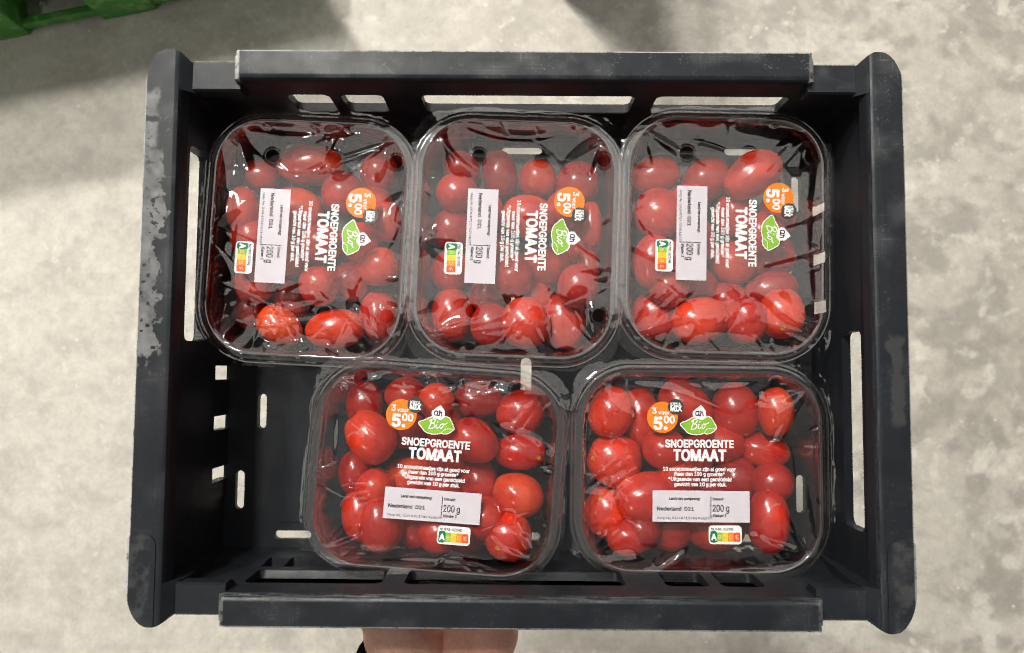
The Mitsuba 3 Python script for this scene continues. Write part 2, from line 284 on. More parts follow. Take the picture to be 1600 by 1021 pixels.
# ------------------------------------------------------------------ punnets: tray, film, printed label; tomatoes
TOMATOES = [
    [(-140.0, 76.7, 18.1, 14.4, 0, 1), (-166.6, 74.6, 9.1, 13.6, 0, 1), (-131.4, 109.5, 19.4, 11.7, 0, 0), (-162.7, 101.3, 10.1, 9.7, 0, 0), (-110.9, 89.6, 12.8, 11.7, 0, 0), (-88.7, 102.5, 10.9, 12.4, 0, 0), (-79.2, 70.5, 8.3, 12.1, 0, 1), (-99.7, 58.8, 13.2, 11.7, 0, 0), (-174.5, 47.7, 9.3, 12.4, 0, 0), (-120.2, 30.1, 11.0, 11.7, 0, 1), (-82.5, 41.4, 12.1, 11.0, 20, 1), (-83.9, 11.0, 11.7, 15.1, 0, 1), (-143.8, 4.9, 14.4, 10.6, -35, 1), (-112.1, 5.1, 17.4, 11.7, 8, 1), (-171.9, 11.7, 9.7, 11.3, 0, 0), (-142.5, 49.9, 14.8, 11.7, 20, 0), (-141.0, 22.4, 10.5, 11.7, 0, 0), (-105.0, 34.4, 10.9, 11.7, 0, 0)],
    [(-38.4, 106.8, 11.3, 9.7, -30, 0), (-13.7, 101.7, 10.6, 15.1, 12, 1), (9.6, 98.7, 10.9, 12.1, 0, 0), (34.3, 96.5, 12.4, 13.2, 0, 0), (-42.7, 67.1, 12.1, 12.1, 0, 0), (4.4, 71.8, 15.9, 12.5, -8, 1), (39.0, 60.9, 10.9, 14.8, 0, 0), (53.5, 70.8, 6.2, 13.6, 0, 0), (-44.7, 41.5, 11.3, 12.1, 0, 0), (33.3, 31.1, 11.7, 12.8, 0, 1), (-43.2, 13.4, 12.4, 15.2, 10, 0), (-19.7, 1.6, 11.7, 13.2, 0, 1), (2.9, 3.3, 14.4, 15.1, 0, 1), (29.4, 4.1, 13.2, 16.3, 0, 0), (-19.2, 26.0, 12.1, 10.1, 0, 0), (8.0, 25.4, 11.7, 10.9, 0, 0), (13.7, 45.0, 15.6, 11.7, 0, 0), (51.9, 37.4, 7.0, 13.2, 0, 0), (-18.3, 52.7, 13.2, 11.7, 0, 0)],
    [(81.6, 102.3, 15.1, 11.7, 15, 1), (113.5, 99.7, 14.0, 12.1, 40, 0), (137.9, 98.8, 18.9, 12.5, 35, 1), (78.4, 75.3, 14.4, 14.7, 0, 1), (130.8, 77.3, 11.3, 12.8, 0, 0), (160.5, 77.4, 10.9, 13.2, 0, 0), (74.5, 44.7, 11.7, 16.2, -10, 1), (157.0, 51.0, 13.6, 12.1, 0, 0), (149.8, 30.7, 15.5, 10.2, 10, 1), (79.0, 11.1, 14.4, 14.8, 0, 0), (104.4, 8.9, 16.6, 13.2, 12, 1), (133.0, 6.1, 11.7, 14.0, 0, 1), (159.3, 8.1, 12.5, 14.7, 0, 1), (126.4, 24.3, 11.7, 10.9, 0, 0), (105.1, 32.7, 14.0, 11.7, 0, 0), (130.5, 47.7, 14.0, 12.4, 0, 0), (104.2, 61.3, 13.2, 13.2, 0, 0)],
    [(-98.2, -37.7, 10.5, 13.2, 0, 0), (-72.0, -30.6, 12.1, 10.5, 0, 0), (-49.3, -37.2, 10.6, 10.2, 0, 1), (-26.0, -37.2, 14.8, 10.5, 0, 0), (1.1, -43.5, 14.0, 13.2, 0, 0), (-87.9, -58.3, 13.6, 16.2, 40, 1), (-27.3, -60.5, 15.1, 12.1, -30, 1), (0.7, -67.6, 15.1, 10.2, 0, 1), (-100.0, -82.0, 9.7, 13.2, 0, 0), (-68.1, -84.1, 13.2, 11.7, 0, 0), (-24.7, -87.5, 10.9, 15.2, 8, 0), (-1.0, -92.0, 15.1, 12.1, -20, 1), (-96.0, -107.0, 10.9, 15.6, 10, 0), (-81.0, -108.7, 12.1, 16.6, 8, 1), (-63.0, -117.3, 12.1, 11.7, 0, 0), (-31.3, -119.6, 12.1, 11.3, 0, 0), (-5.6, -116.5, 13.6, 13.6, 0, 1), (-69.3, -55.1, 11.7, 10.9, 0, 0), (-46.4, -72.5, 13.2, 12.4, 0, 0), (-46.8, -96.0, 11.7, 11.7, 0, 0)],
    [(48.4, -40.2, 12.8, 15.5, -15, 1), (73.0, -47.5, 11.3, 18.3, 5, 0), (100.0, -38.5, 17.1, 12.4, -35, 0), (130.3, -42.1, 13.6, 15.9, 0, 0), (149.9, -42.4, 10.2, 14.4, 0, 1), (51.0, -71.7, 16.2, 15.1, -20, 1), (83.8, -64.0, 12.8, 11.3, 0, 1), (120.9, -62.1, 14.0, 11.7, 0, 0), (147.6, -66.4, 14.8, 10.1, -10, 0), (73.3, -91.7, 18.5, 14.0, 15, 1), (49.6, -105.8, 14.4, 15.6, 0, 0), (143.5, -104.0, 11.7, 18.9, 0, 1), (88.8, -113.8, 13.2, 12.1, 0, 0), (118.5, -115.8, 16.3, 12.1, 0, 0), (57.2, -122.3, 12.4, 10.1, 0, 0), (129.1, -84.0, 12.8, 12.8, 0, 0), (108.0, -89.1, 13.2, 11.7, 0, 0)],
]
PACKS = [(-124.0, 56.4, -92.6), (-3.6, 57.0, -91.8), (117.0, 60.0, -91.2), (-48.1, -76.0, -3.9), (102.0, -75.0, -0.2)]
RIM_Z = [-40.0, -38.8, -40.0, -41.0, -40.4]
NAMES = ['upper left punnet', 'upper middle punnet', 'upper right punnet', 'lower left punnet', 'lower right punnet']
HL, HS, RAD = 72.3, 60.4, 33.0
FLOOR_Z = -83.9
RNG = np.random.default_rng(11)

scene['tray_plastic'] = {'type': 'thindielectric', 'int_ior': 1.75, 'specular_transmittance': {'type': 'rgb', 'value': [0.95, 0.96, 0.96]}}
scene['rim_plastic'] = {'type': 'thindielectric', 'int_ior': 2.3}
scene['film_plastic'] = {'type': 'thindielectric', 'int_ior': 1.72}
scene['label_plastic'] = {'type': 'thindielectric', 'int_ior': 1.38, 'specular_transmittance': {'type': 'rgb', 'value': [0.97, 0.96, 0.96]}}


def sd_round(u, v, a, b, r):
    qx, qy = np.abs(u) - (a - r), np.abs(v) - (b - r)
    return np.hypot(np.maximum(qx, 0), np.maximum(qy, 0)) + np.minimum(np.maximum(qx, qy), 0) - r


def outline(d, n=220):
    """n points of the rim's outline moved inwards by d, evenly by the outer outline's length."""
    g = sbox(-HL + RAD, -HS + RAD, HL - RAD, HS - RAD).buffer(RAD, quad_segs=40).exterior
    s = np.linspace(0, g.length, n, endpoint=False)
    p = np.array([g.interpolate(t).coords[0] for t in s])
    q = np.array([g.interpolate((t + 0.2) % g.length).coords[0] for t in s])
    t = q - p; t /= np.linalg.norm(t, axis=1, keepdims=True)
    nrm = np.stack([-t[:, 1], t[:, 0]], 1)
    c = np.sign((nrm * -p).sum(1))[:, None]
    return p + nrm * c * d, s


RIM = [(6.2, -4.6), (6.0, -3.6), (5.9, -1.4), (5.5, -0.5), (4.9, 0), (3.6, 0), (3.3, -0.35), (2.9, -0.35), (2.6, 0), (1.3, 0), (0.6, -0.4), (0.2, -1.4), (-0.1, -3.0), (-0.5, -3.4), (-1.1, -3.3)]


def tray_mesh(rim):
    rings = RIM if rim else [(30, -43.0), (13.5, -43.4), (11.4, -42.8), (10.3, -40.5), (9.7, -36), (9.1, -29), (8.5, -22), (7.9, -15), (7.4, -9), (6.9, -5.4), (6.2, -4.6)]
    v, n = [], 0
    for d, z in rings:
        p, s = outline(d)
        n = len(p)
        rib = (np.maximum(0, np.sin(s * 2 * math.pi / 9.6)) ** 2 * 1.1) if -38 < z < -8 else 0
        dirs = -p / np.linalg.norm(p, axis=1, keepdims=True)
        p = p + dirs * (rib[:, None] if np.ndim(rib) else 0)
        v.append(np.column_stack([p, np.full(n, z)]))
    v = np.vstack(v + ([] if rim else [[[0, 0, -43.0]]]))
    f = []
    for k in range(len(rings) - 1):
        i = np.arange(n); j = (i + 1) % n
        f += [np.stack([k * n + i, k * n + j, (k + 1) * n + j], 1), np.stack([k * n + i, (k + 1) * n + j, (k + 1) * n + i], 1)]
    i = np.arange(n)
    if not rim: f.append(np.stack([np.full(n, len(v) - 1), (i + 1) % n, i], 1))
    return trimesh.Trimesh(v, np.vstack(f), process=False)


def tray_inset(z):
    """How far inside the rim's outline the tray's wall stands at height z below the rim."""
    return np.interp(z, [-43.4, -40.5, -29, -15, -5], [12, 10.4, 9.3, 8.1, 7.0])


# ---- tomatoes: settle each on what lies below it
ICO = trimesh.creation.icosphere(4)
ICO_LOW = trimesh.creation.icosphere(2).vertices


def tomato_shape(a, b, c, deg, rng):
    v = ICO.vertices.copy()
    long_x = a >= b
    t = v[:, 0] if long_x else v[:, 1]
    taper = 1 + rng.uniform(-0.10, 0.10) * t
    w = v.copy()
    for ax in range(3):
        if ax != (0 if long_x else 1): w[:, ax] = v[:, ax] * taper
    p = np.sign(w) * np.abs(w) ** rng.uniform(0.93, 1.0)
    p = p + v * (meshkit.fbm(v * 1.3 + rng.uniform(0, 50, 3), 2)[:, None] - 0.5) * 0.10
    e = -1 if rng.random() < 0.5 else 1     # the dimple at the stem end
    dim = np.exp(-((1 - e * t) / 0.035))
    p[:, 0 if long_x else 1] -= e * 0.09 * dim
    p = p * [a, b, c]
    r = math.radians(deg)
    R = np.array([[math.cos(r), -math.sin(r), 0], [math.sin(r), math.cos(r), 0], [0, 0, 1]])
    return p @ R.T, R


def heightmap(p, x0, y0, n, res, low=False):
    """Highest (or lowest) z of points per cell."""
    h = np.full((n, n), -1e3)
    i = ((p[:, 1] - y0) / res).astype(int); j = ((p[:, 0] - x0) / res).astype(int)
    ok = (i >= 0) & (i < n) & (j >= 0) & (j < n)
    np.maximum.at(h, (i[ok], j[ok]), -p[ok, 2] if low else p[ok, 2])
    return h


TONES = [('tomato_deep_red', (0.33, 0.0095, 0.007), 'deep red'), ('tomato_red', (0.44, 0.0155, 0.009), 'red'), ('tomato_bright_red', (0.54, 0.026, 0.011), 'bright red'), ('tomato_orange_red', (0.56, 0.038, 0.012), 'orange red')]


def skin(base, seed):
    def fn(p, n, uv):
        x, y, z = p.x * 1000, p.y * 1000, p.z * 1000
        k = fbm(x * 0.07 + seed, y * 0.07, z * 0.07, 3)
        sp = smoothstep(0.70, 0.85, noise(x * 1.3, y * 1.3, z * 1.3 + seed))
        c = mix([base[0] * 0.86, base[1] * 0.8, base[2] * 0.9], [base[0] * 1.1, base[1] * 1.6, base[2] * 1.1], smoothstep(0.3, 0.7, k))
        return mix(c, [base[0] * 1.05, base[1] * 2.4, base[2] * 1.5], sp * 0.22)
    return fn


for i, (nm, rgb, _) in enumerate(TONES):
    scene[nm] = {'type': 'principled', 'base_color': mikit.proc(skin(rgb, i * 7.3)), 'roughness': 0.22, 'specular': 0.5, 'clearcoat': 0.6, 'clearcoat_gloss': 0.93}
flat('stem_scar', (0.42, 0.22, 0.035), 0.6)
flat('stem_scar_green', (0.10, 0.13, 0.03), 0.6)

SCARS = {(0, 6): (0.1, 0.15), (0, 9): (-0.05, 0.08), (1, 12): (-0.62, 0.42), (3, 16): (-0.38, -0.33), (4, 5): (-0.78, 0.18), (4, 10): (-0.45, 0.55), (2, 12): (-0.2, -0.62), (3, 7): (0.72, -0.25)}
TONE_OF = {(0, 0): 3, (0, 1): 2, (0, 12): 3, (0, 13): 2, (0, 9): 2, (0, 11): 1, (1, 5): 2, (1, 12): 2, (1, 2): 2, (2, 9): 1, (2, 12): 2, (2, 10): 2, (2, 0): 2, (3, 16): 2, (3, 11): 3, (3, 5): 2, (3, 9): 3, (4, 4): 3, (4, 9): 2, (4, 5): 2,
           (4, 13): 2, (3, 15): 1, (2, 8): 0, (2, 7): 0}
# a few more tomatoes at the bottom of each tray, where the widest gaps are
for pk, rows in enumerate(TOMATOES):
    cx, cy, deg = PACKS[pk]
    cr, sr = math.cos(math.radians(deg)), math.sin(math.radians(deg))
    gu, gv = np.meshgrid(np.arange(-58, 59, 2.0), np.arange(-47, 48, 2.0))
    ok = sd_round(gu, gv, HL - 22, HS - 22, 14) < 0
    gu, gv = gu[ok], gv[ok]
    gx, gy = cx + gu * cr - gv * sr, cy + gu * sr + gv * cr
    ok = (gx < 148) if pk in (2, 4) else np.ones(len(gx), bool)
    gx, gy = gx[ok], gy[ok]
    for q in range(4):
        d = np.min([np.hypot(gx - t[0], gy - t[1]) - 0.5 * (t[2] + t[3]) for t in rows], axis=0)
        i = d.argmax()
        if d[i] < 1.5: break
        rows.append((gx[i], gy[i], 11.0 + q % 2, 11.8 - q % 3 * 0.5, 30 * q, 0))
obstacles = []
tn = 0
for pk, rows in enumerate(TOMATOES):
    cx, cy, deg = PACKS[pk]
    rim = RIM_Z[pk]
    cr, sr = math.cos(math.radians(deg)), math.sin(math.radians(deg))
    N, RES = 160, 1.0
    x0, y0 = cx - 80, cy - 80
    field = np.full((N, N), rim - 42.6)
    order = sorted(range(len(rows)), key=lambda q: (rows[q][5], q * 0.01))
    placed = {}
    for q in order:
        x, y, a, b, ang, lay = rows[q]
        a, b = a * (1.03 if lay else 1.07), b * (1.03 if lay else 1.07)
        rng = np.random.default_rng(1000 * pk + q)
        c = min(min(a, b) * 0.97 + 0.3, 12.6)
        p, R = tomato_shape(a, b, c, ang, rng)
        # keep the tomato inside the tray
        mid_z = -22.0
        u, v = (x - cx) * cr + (y - cy) * sr, -(x - cx) * sr + (y - cy) * cr
        low = ICO_LOW * [a, b, c] @ R.T
        for _ in range(12):
            lu, lv = u + low[:, 0] * cr + low[:, 1] * sr, v - low[:, 0] * sr + low[:, 1] * cr
            ins = tray_inset(np.minimum(mid_z + low[:, 2], -5))
            d = sd_round(lu, lv, HL, HS, RAD) + ins + 0.6
            w = d.argmax()
            if d[w] <= 0: break
            g = np.array([lu[w], lv[w]]); g = g / np.linalg.norm(g)
            u -= g[0] * d[w] * 0.7; v -= g[1] * d[w] * 0.7
        x, y = cx + u * cr - v * sr, cy + u * sr + v * cr
        P = p + [x, y, 0]
        lo = heightmap(P, x0, y0, N, RES, True)
        m = lo > -900
        core = m & (lo > np.max(lo) - c * 1.0)
        rest = (field[m] + lo[m])
        z = np.quantile(rest, 0.93) if lay else np.quantile(rest, 0.72)
        z = min(z, rim + (-0.5 if lay else -2.8) - c)
        z = max(z, rim - 42.4 + c)
        P[:, 2] += z
        hi = heightmap(P, x0, y0, N, RES)
        field = np.maximum(field, np.where(hi > -900, hi, field))
        placed[q] = (P, np.array([x, y, z]), (a, b, c), R)
    obstacles.append((field, x0, y0))
    ys = sorted(range(len(rows)), key=lambda q: -placed[q][1][1])
    nrow = 4
    per = math.ceil(len(rows) / nrow)
    rank = {}
    ORD = ['first', 'second', 'third', 'fourth', 'fifth', 'sixth']
    for r in range(nrow):
        grp = sorted(ys[r * per:(r + 1) * per], key=lambda q: placed[q][1][0])
        for c_, q in enumerate(grp): rank[q] = (r, c_)
    for q in range(len(rows)):
        P, C, (a, b, c), R = placed[q]
        rng = np.random.default_rng(5000 * pk + q)
        tone = TONE_OF.get((pk, q), int(rng.choice([0, 1, 1, 2])))
        key = 'tomato' + ('_%03d' % tn if tn else ''); tn += 1
        body = key + '__skin' if (pk, q) in SCARS else key
        put(body, trimesh.Trimesh(P, ICO.faces, process=False), TONES[tone][0], True)
        shape = 'long' if max(a, b) / min(a, b) > 1.3 else ('oval' if max(a, b) / min(a, b) > 1.12 else 'round')
        r, c_ = rank[q]
        lab = '%s %s tomato%s, %s in %s row of the %s' % (TONES[tone][2], shape, ' with stem scar' if (pk, q) in SCARS else '', ORD[c_], ['top', 'second', 'third', 'bottom'][r], NAMES[pk])
        tag(key, lab, 'tomato', 'snack tomatoes in the ' + NAMES[pk])
        if (pk, q) in SCARS:
            sx, sy = SCARS[(pk, q)]
            dloc = R.T @ np.array([sx * a, sy * b, 0])
            nz = math.sqrt(max(0.05, 1 - (dloc[0] / a) ** 2 - (dloc[1] / b) ** 2))
            want = np.array([dloc[0] / a, dloc[1] / b, nz])
            i = np.argmax(ICO.vertices @ want)
            at = P[i]; nn = P[i] - C; nn = nn / (np.array([a, b, c]) ** 2); nn = nn / np.linalg.norm(nn)
            ang = np.linspace(0, 2 * math.pi, 20, endpoint=False)
            t1 = np.cross(nn, [0, 1, 0.2]); t1 /= np.linalg.norm(t1); t2 = np.cross(nn, t1)
            def ring(rad, h): return at + nn * h + (np.cos(ang) * rad)[:, None] * t1 + (np.sin(ang) * rad)[:, None] * t2
            star = 1.45 + 0.55 * np.cos(5 * ang)
            vv = np.vstack([ring(star * 1.0, -0.25), ring(star * 0.75, 0.16), ring(0.45 + 0 * ang, 0.05), [at + nn * 0.0]])
            ff = []
            for k in range(2):
                for s in range(20): ff += [[k * 20 + s, k * 20 + (s + 1) % 20, (k + 1) * 20 + (s + 1) % 20], [k * 20 + s, (k + 1) * 20 + (s + 1) % 20, (k + 1) * 20 + s]]
            ff += [[40 + s, 40 + (s + 1) % 20, 60] for s in range(20)]
            put(key + '__stem_scar', trimesh.Trimesh(vv, ff, process=False), 'stem_scar', 40)

# ---- the film over each tray
RES_F = 0.5
NU, NV = int(2 * (HL + 7) / RES_F) + 1, int(2 * (HS + 7) / RES_F) + 1
US, VS = np.linspace(-HL - 7, HL + 7, NU), np.linspace(-HS - 7, HS + 7, NV)
UU, VV = np.meshgrid(US, VS)      # rows v, columns u
SD = sd_round(UU, VV, HL, HS, RAD)
BAND = (-37.0, 35.5)              # where the clear printed label lies, in u
HOLES = [(u, v) for u in (-46.8, 43.0) for v in (-23.0, 13.0, 49.0)]


def bez(p0, p1, p2, n=22):
    t = np.linspace(0, 1, n)[:, None]
    return (1 - t) ** 2 * p0 + 2 * t * (1 - t) * p1 + t * t * p2


def add_crease(h, pts, amp, width, side=0.0, fade=True):
    """Adds a fold along the polyline: a ridge of the given height and half width; side makes one flank wider than the other."""
    m = 4 * width * (1 + abs(side)) + 1
    j0, j1 = np.searchsorted(US, [pts[:, 0].min() - m, pts[:, 0].max() + m]); i0, i1 = np.searchsorted(VS, [pts[:, 1].min() - m, pts[:, 1].max() + m])
    u, v = UU[i0:i1, j0:j1], VV[i0:i1, j0:j1]
    if u.size == 0: return
    best, sgn, par = np.full(u.shape, 1e9), np.zeros(u.shape), np.zeros(u.shape)
    for k in range(len(pts) - 1):
        a, b = pts[k], pts[k + 1]
        e = b - a; L = max(e @ e, 1e-9)
        t = np.clip(((u - a[0]) * e[0] + (v - a[1]) * e[1]) / L, 0, 1)
        du, dv = u - a[0] - t * e[0], v - a[1] - t * e[1]
        d = np.hypot(du, dv)
        w = d < best
        best = np.where(w, d, best); sgn = np.where(w, np.sign(e[0] * dv - e[1] * du), sgn); par = np.where(w, (k + t) / (len(pts) - 1), par)
    wd = width * (1 + side * sgn)
    prof = np.exp(-(best / wd) ** 2)
    if fade: prof = prof * np.sin(np.pi * np.clip(par * 0.86 + 0.10, 0, 1)) ** 0.7
    h[i0:i1, j0:j1] += amp * prof


def film_height(pk):
    cx, cy, deg = PACKS[pk]
    rim = RIM_Z[pk]
    rng = np.random.default_rng(70 + pk)
    cr, sr = math.cos(math.radians(deg)), math.sin(math.radians(deg))
    # a stretched skin over the tomatoes: relax on a coarse grid with the tomatoes as obstacle
    cu, cv = np.arange(-HL, HL + 0.1, 1.5), np.arange(-HS, HS + 0.1, 1.5)
    gu, gv = np.meshgrid(cu, cv)
    field, x0, y0 = obstacles[pk]
    wx, wy = cx + gu * cr - gv * sr, cy + gu * sr + gv * cr
    T_ = map_coordinates(field, [(wy - y0 - 0.5), (wx - x0 - 0.5)], order=1, mode='nearest') - rim + 0.6
    inside = sd_round(gu, gv, HL, HS, RAD) < -5.2
    h = np.zeros(gu.shape)
    for _ in range(700):
        a = h.copy()
        a[1:-1, 1:-1] = 0.25 * (h[:-2, 1:-1] + h[2:, 1:-1] + h[1:-1, :-2] + h[1:-1, 2:]) - 0.0012
        h = np.where(inside, np.maximum(a, T_), 0)
    for _ in range(2):
        a = h.copy(); a[1:-1, 1:-1] = 0.4 * h[1:-1, 1:-1] + 0.15 * (h[:-2, 1:-1] + h[2:, 1:-1] + h[1:-1, :-2] + h[1:-1, 2:]); h = np.where(inside, a, 0)
    H = map_coordinates(h, [(VV + HS) / 1.5, (UU + HL) / 1.5], order=3, mode='nearest')
    H = np.where(SD > -5, 0, H) + 0.25
    w = np.zeros_like(H)
    q3 = np.stack([UU, VV, np.full_like(UU, pk * 13.7)], -1)
    inb = np.clip(-(SD + 6) / 8, 0, 1)
    w += (meshkit.fbm(q3 / [24, 24, 1], 2, seed=pk) - 0.5) * 1.3 * inb
    w += (meshkit.fbm(q3 / [9, 9, 1] + 40, 2, seed=pk + 20) - 0.5) * 0.22 * inb
    # tension fans from the corners and from pinched places on the seal
    fans = [(su * (HL - 14), sv * (HS - 14), 4 + rng.integers(0, 4)) for su in (-1, 1) for sv in (-1, 1)]
    for _ in range(4):
        t = rng.uniform(0, 2 * math.pi); k = 1 / max(abs(math.cos(t)) / (HL - 6), abs(math.sin(t)) / (HS - 6))
        fans.append((k * math.cos(t), k * math.sin(t), 3 + rng.integers(0, 3)))
    for fu, fv, n in fans:
        base = math.atan2(-fv, -fu)
        for _ in range(n):
            L = rng.uniform(18, 62); a = base + rng.normal(0, 0.45)
            s0 = np.array([fu, fv]) + rng.normal(0, 1.5, 2)
            e0 = s0 + L * np.array([math.cos(a), math.sin(a)])
            mid = (s0 + e0) / 2 + rng.normal(0, L * 0.06, 2)
            wd = rng.choice([1.2, 1.8, 2.6, 3.6, 5.0])
            add_crease(w, bez(s0, mid, e0), rng.choice([-1, 1]) * (wd * rng.uniform(0.14, 0.32)), wd, rng.uniform(-0.5, 0.5))
    # sagging arcs along the edges, as where the film hangs from the seal
    for su, sv in ((-1, 0), (1, 0), (0, -1), (0, 1)):
        if rng.random() < 0.8:
            if su: p0, p1, p2 = np.array([su * (HL - 8), -30 + rng.normal(0, 4)]), np.array([su * (HL - 19 + rng.normal(0, 3)), rng.normal(0, 6)]), np.array([su * (HL - 8), 32 + rng.normal(0, 4)])
            else: p0, p1, p2 = np.array([-40 + rng.normal(0, 4), sv * (HS - 8)]), np.array([rng.normal(0, 6), sv * (HS - 17 + rng.normal(0, 3))]), np.array([40 + rng.normal(0, 4), sv * (HS - 8)])
            wd = rng.uniform(2.0, 3.6)
            add_crease(w, bez(p0, p1, p2, 30), -wd * rng.uniform(0.12, 0.22), wd, rng.uniform(-0.4, 0.4))
    for _ in range(9):                            # long pulls across the corners
        t = rng.uniform(0, 2 * math.pi); c = np.array([math.cos(t) * 52, math.sin(t) * 42]); a = t + math.pi / 2 + rng.normal(0, 0.5); L = rng.uniform(20, 60)
        d = np.array([math.cos(a), math.sin(a)])
        wd = rng.choice([0.8, 1.2, 2.2])
        add_crease(w, bez(c - d * L / 2, c + rng.normal(0, 4, 2), c + d * L / 2), rng.choice([-1, 1]) * wd * rng.uniform(0.12, 0.45), wd, rng.uniform(-0.4, 0.4))
    for _ in range(3 if pk > 2 else 2):           # bundles of fine parallel pulls
        t = rng.uniform(-1.1, 1.1) + (0 if pk < 3 or rng.random() < 0.4 else math.pi); c = np.array([math.cos(t) * 50, math.sin(t) * 36]); a = rng.uniform(0, math.pi); L = rng.uniform(22, 44)
        d = np.array([math.cos(a), math.sin(a)]); nd = np.array([-d[1], d[0]]); bow = rng.normal(0, 4)
        for q in range(rng.integers(4, 8)):
            o = c + nd * (q * rng.uniform(1.8, 3.2)) + d * rng.normal(0, 4)
            wd = rng.uniform(0.7, 1.2)
            add_crease(w, bez(o - d * L / 2, o + nd * bow, o + d * L / 2, 16), rng.choice([-1, 1]) * wd * rng.uniform(0.15, 0.34), wd)
    for _ in range(20):                           # short puckers at the seal
        t = rng.uniform(0, 2 * math.pi); k = 1 / max(abs(math.cos(t)) / (HL - 7), abs(math.sin(t)) / (HS - 7))
        p = np.array([k * math.cos(t), k * math.sin(t)]); s = sd_round(p[0], p[1], HL, HS, RAD)
        p = p * (1 - max(0, s + 5.5) / np.linalg.norm(p))
        a = math.atan2(-p[1], -p[0]) + rng.normal(0, 0.4); L = rng.uniform(3, 9)
        e = p + L * np.array([math.cos(a), math.sin(a)])
        add_crease(w, bez(p, (p + e) / 2 + rng.normal(0, 0.8, 2), e, 10), rng.choice([-1, 1]) * rng.uniform(0.15, 0.45), rng.uniform(0.7, 1.1))
    calm = np.clip((UU - BAND[0] + 3) / 6, 0, 1) * np.clip((BAND[1] + 3 - UU) / 6, 0, 1) * np.clip((VV + HS - 12) / 8, 0, 1) * np.clip((HS - 9 - VV) / 8, 0, 1)
    w *= 1 - 0.74 * calm
    w *= 1.3 if pk > 2 else 0.88
    w *= np.clip(-(SD + 4.6) / 2.0, 0, 1)
    H = H + w
    fx, fy = cx + UU * cr - VV * sr, cy + UU * sr + VV * cr
    tf = map_coordinates(gaussian_filter(maximum_filter(np.maximum(field, rim - 12), 3), 1.0), [(fy - y0 - 0.5), (fx - x0 - 0.5)], order=3, mode='nearest') - rim + 0.55
    dlt = H - tf
    H = np.where(SD < -4, tf + 0.5 * (dlt + np.sqrt(dlt * dlt + 0.06)), H)
    # the crimped free edge outside the seal
    crimp = (meshkit.fbm(q3 / [5.0, 5.0, 1] + 7, 2, seed=pk + 5) - 0.5)
    out = np.clip((SD + 0.6) / 2.5, 0, 1)
    for hu, hv in HOLES:
        H = H + 0.45 * np.exp(-((np.hypot(UU - hu, VV - hv) - 4.3) / 0.7) ** 2)
    H = H + out * (-0.22 * np.maximum(SD, 0) + crimp * 0.55) + np.clip((SD + 4.2) / 2, 0, 1) * (1 - out) * crimp * 0.35
    return H


def film_mesh(pk, H):
    rng = np.random.default_rng(170 + pk)
    P = np.stack([UU, VV], -1).reshape(-1, 2).copy()
    th = np.arctan2(P[:, 1], P[:, 0])
    q = np.stack([P[:, 0] / 7, P[:, 1] / 7, np.full(len(P), pk * 3.3)], -1)
    skirt = 0.9 + 5.0 * np.clip(meshkit.fbm(q * 0.35, 2, seed=pk) - 0.25, 0, 1) + 0.8 * meshkit.noise(q * 4, seed=pk)
    corner = np.clip((sd_round(P[:, 0], P[:, 1], HL, HS, 2.0) - SD.ravel() + 3), 0, 8)
    sd = SD.ravel() - skirt
    lim = sd_round(P[:, 0], P[:, 1], HL + 0.9, HS + 0.9, 17) + 1.6 * meshkit.noise(q * 2.2 + 9, seed=pk + 3) - 0.8
    sd = np.minimum(sd, lim)
    keep = sd < 0
    for hu, hv in HOLES:
        d = P - [hu, hv]; r = np.hypot(*d.T)
        near = np.abs(r - 4.0) < RES_F * 0.62
        P[near] = [hu, hv] + d[near] / r[near, None] * 4.0
        keep &= ~((r < 4.0 - RES_F * 0.62))
    i, j = np.meshgrid(np.arange(NV - 1), np.arange(NU - 1), indexing='ij')
    a = (i * NU + j).ravel()
    f = np.vstack([np.stack([a, a + 1, a + NU + 1], 1), np.stack([a, a + NU + 1, a + NU], 1)])
    f = f[keep[f].all(1)]
    c = P[f].mean(1)
    for hu, hv in HOLES:
        ok = np.hypot(c[:, 0] - hu, c[:, 1] - hv) > 3.93
        f, c = f[ok], c[ok]
    z = sample(H, P)
    used = np.unique(f); mp = np.full(len(P), -1); mp[used] = np.arange(len(used))
    return trimesh.Trimesh(np.column_stack([P, z])[used], mp[f], process=False)


def sample(H, p):
    return map_coordinates(H, [(p[:, 1] - VS[0]) / (VS[1] - VS[0]), (p[:, 0] - US[0]) / (US[1] - US[0])], order=1, mode='nearest')


# ---- what is printed on the labels; coordinates in mm in the punnet's frame, u along the text
def L(X, Y): return np.array([(X / 4.085 + 990 - 1096) / 2.74, (735 - 610 - Y / 4.085) / 2.74])
S_ = 1 / 4.085 / 2.74


def tri(poly, size=1.6):
    out = []
    for g in getattr(poly, 'geoms', [poly]):
        if g.is_empty or g.area < 1e-4: continue
        v, f = trimesh.creation.triangulate_polygon(g, engine='earcut')
        v3, f3 = np.column_stack([v, np.zeros(len(v))]), np.asarray(f)
        if size: v3, f3 = trimesh.remesh.subdivide_to_size(v3, f3, size, max_iter=12)
        t = trimesh.Trimesh(v3, f3, process=False)
        if len(f3) and t.face_normals[:, 2].sum() < 0: t.invert()
        out.append(t)
    return trimesh.util.concatenate(out)


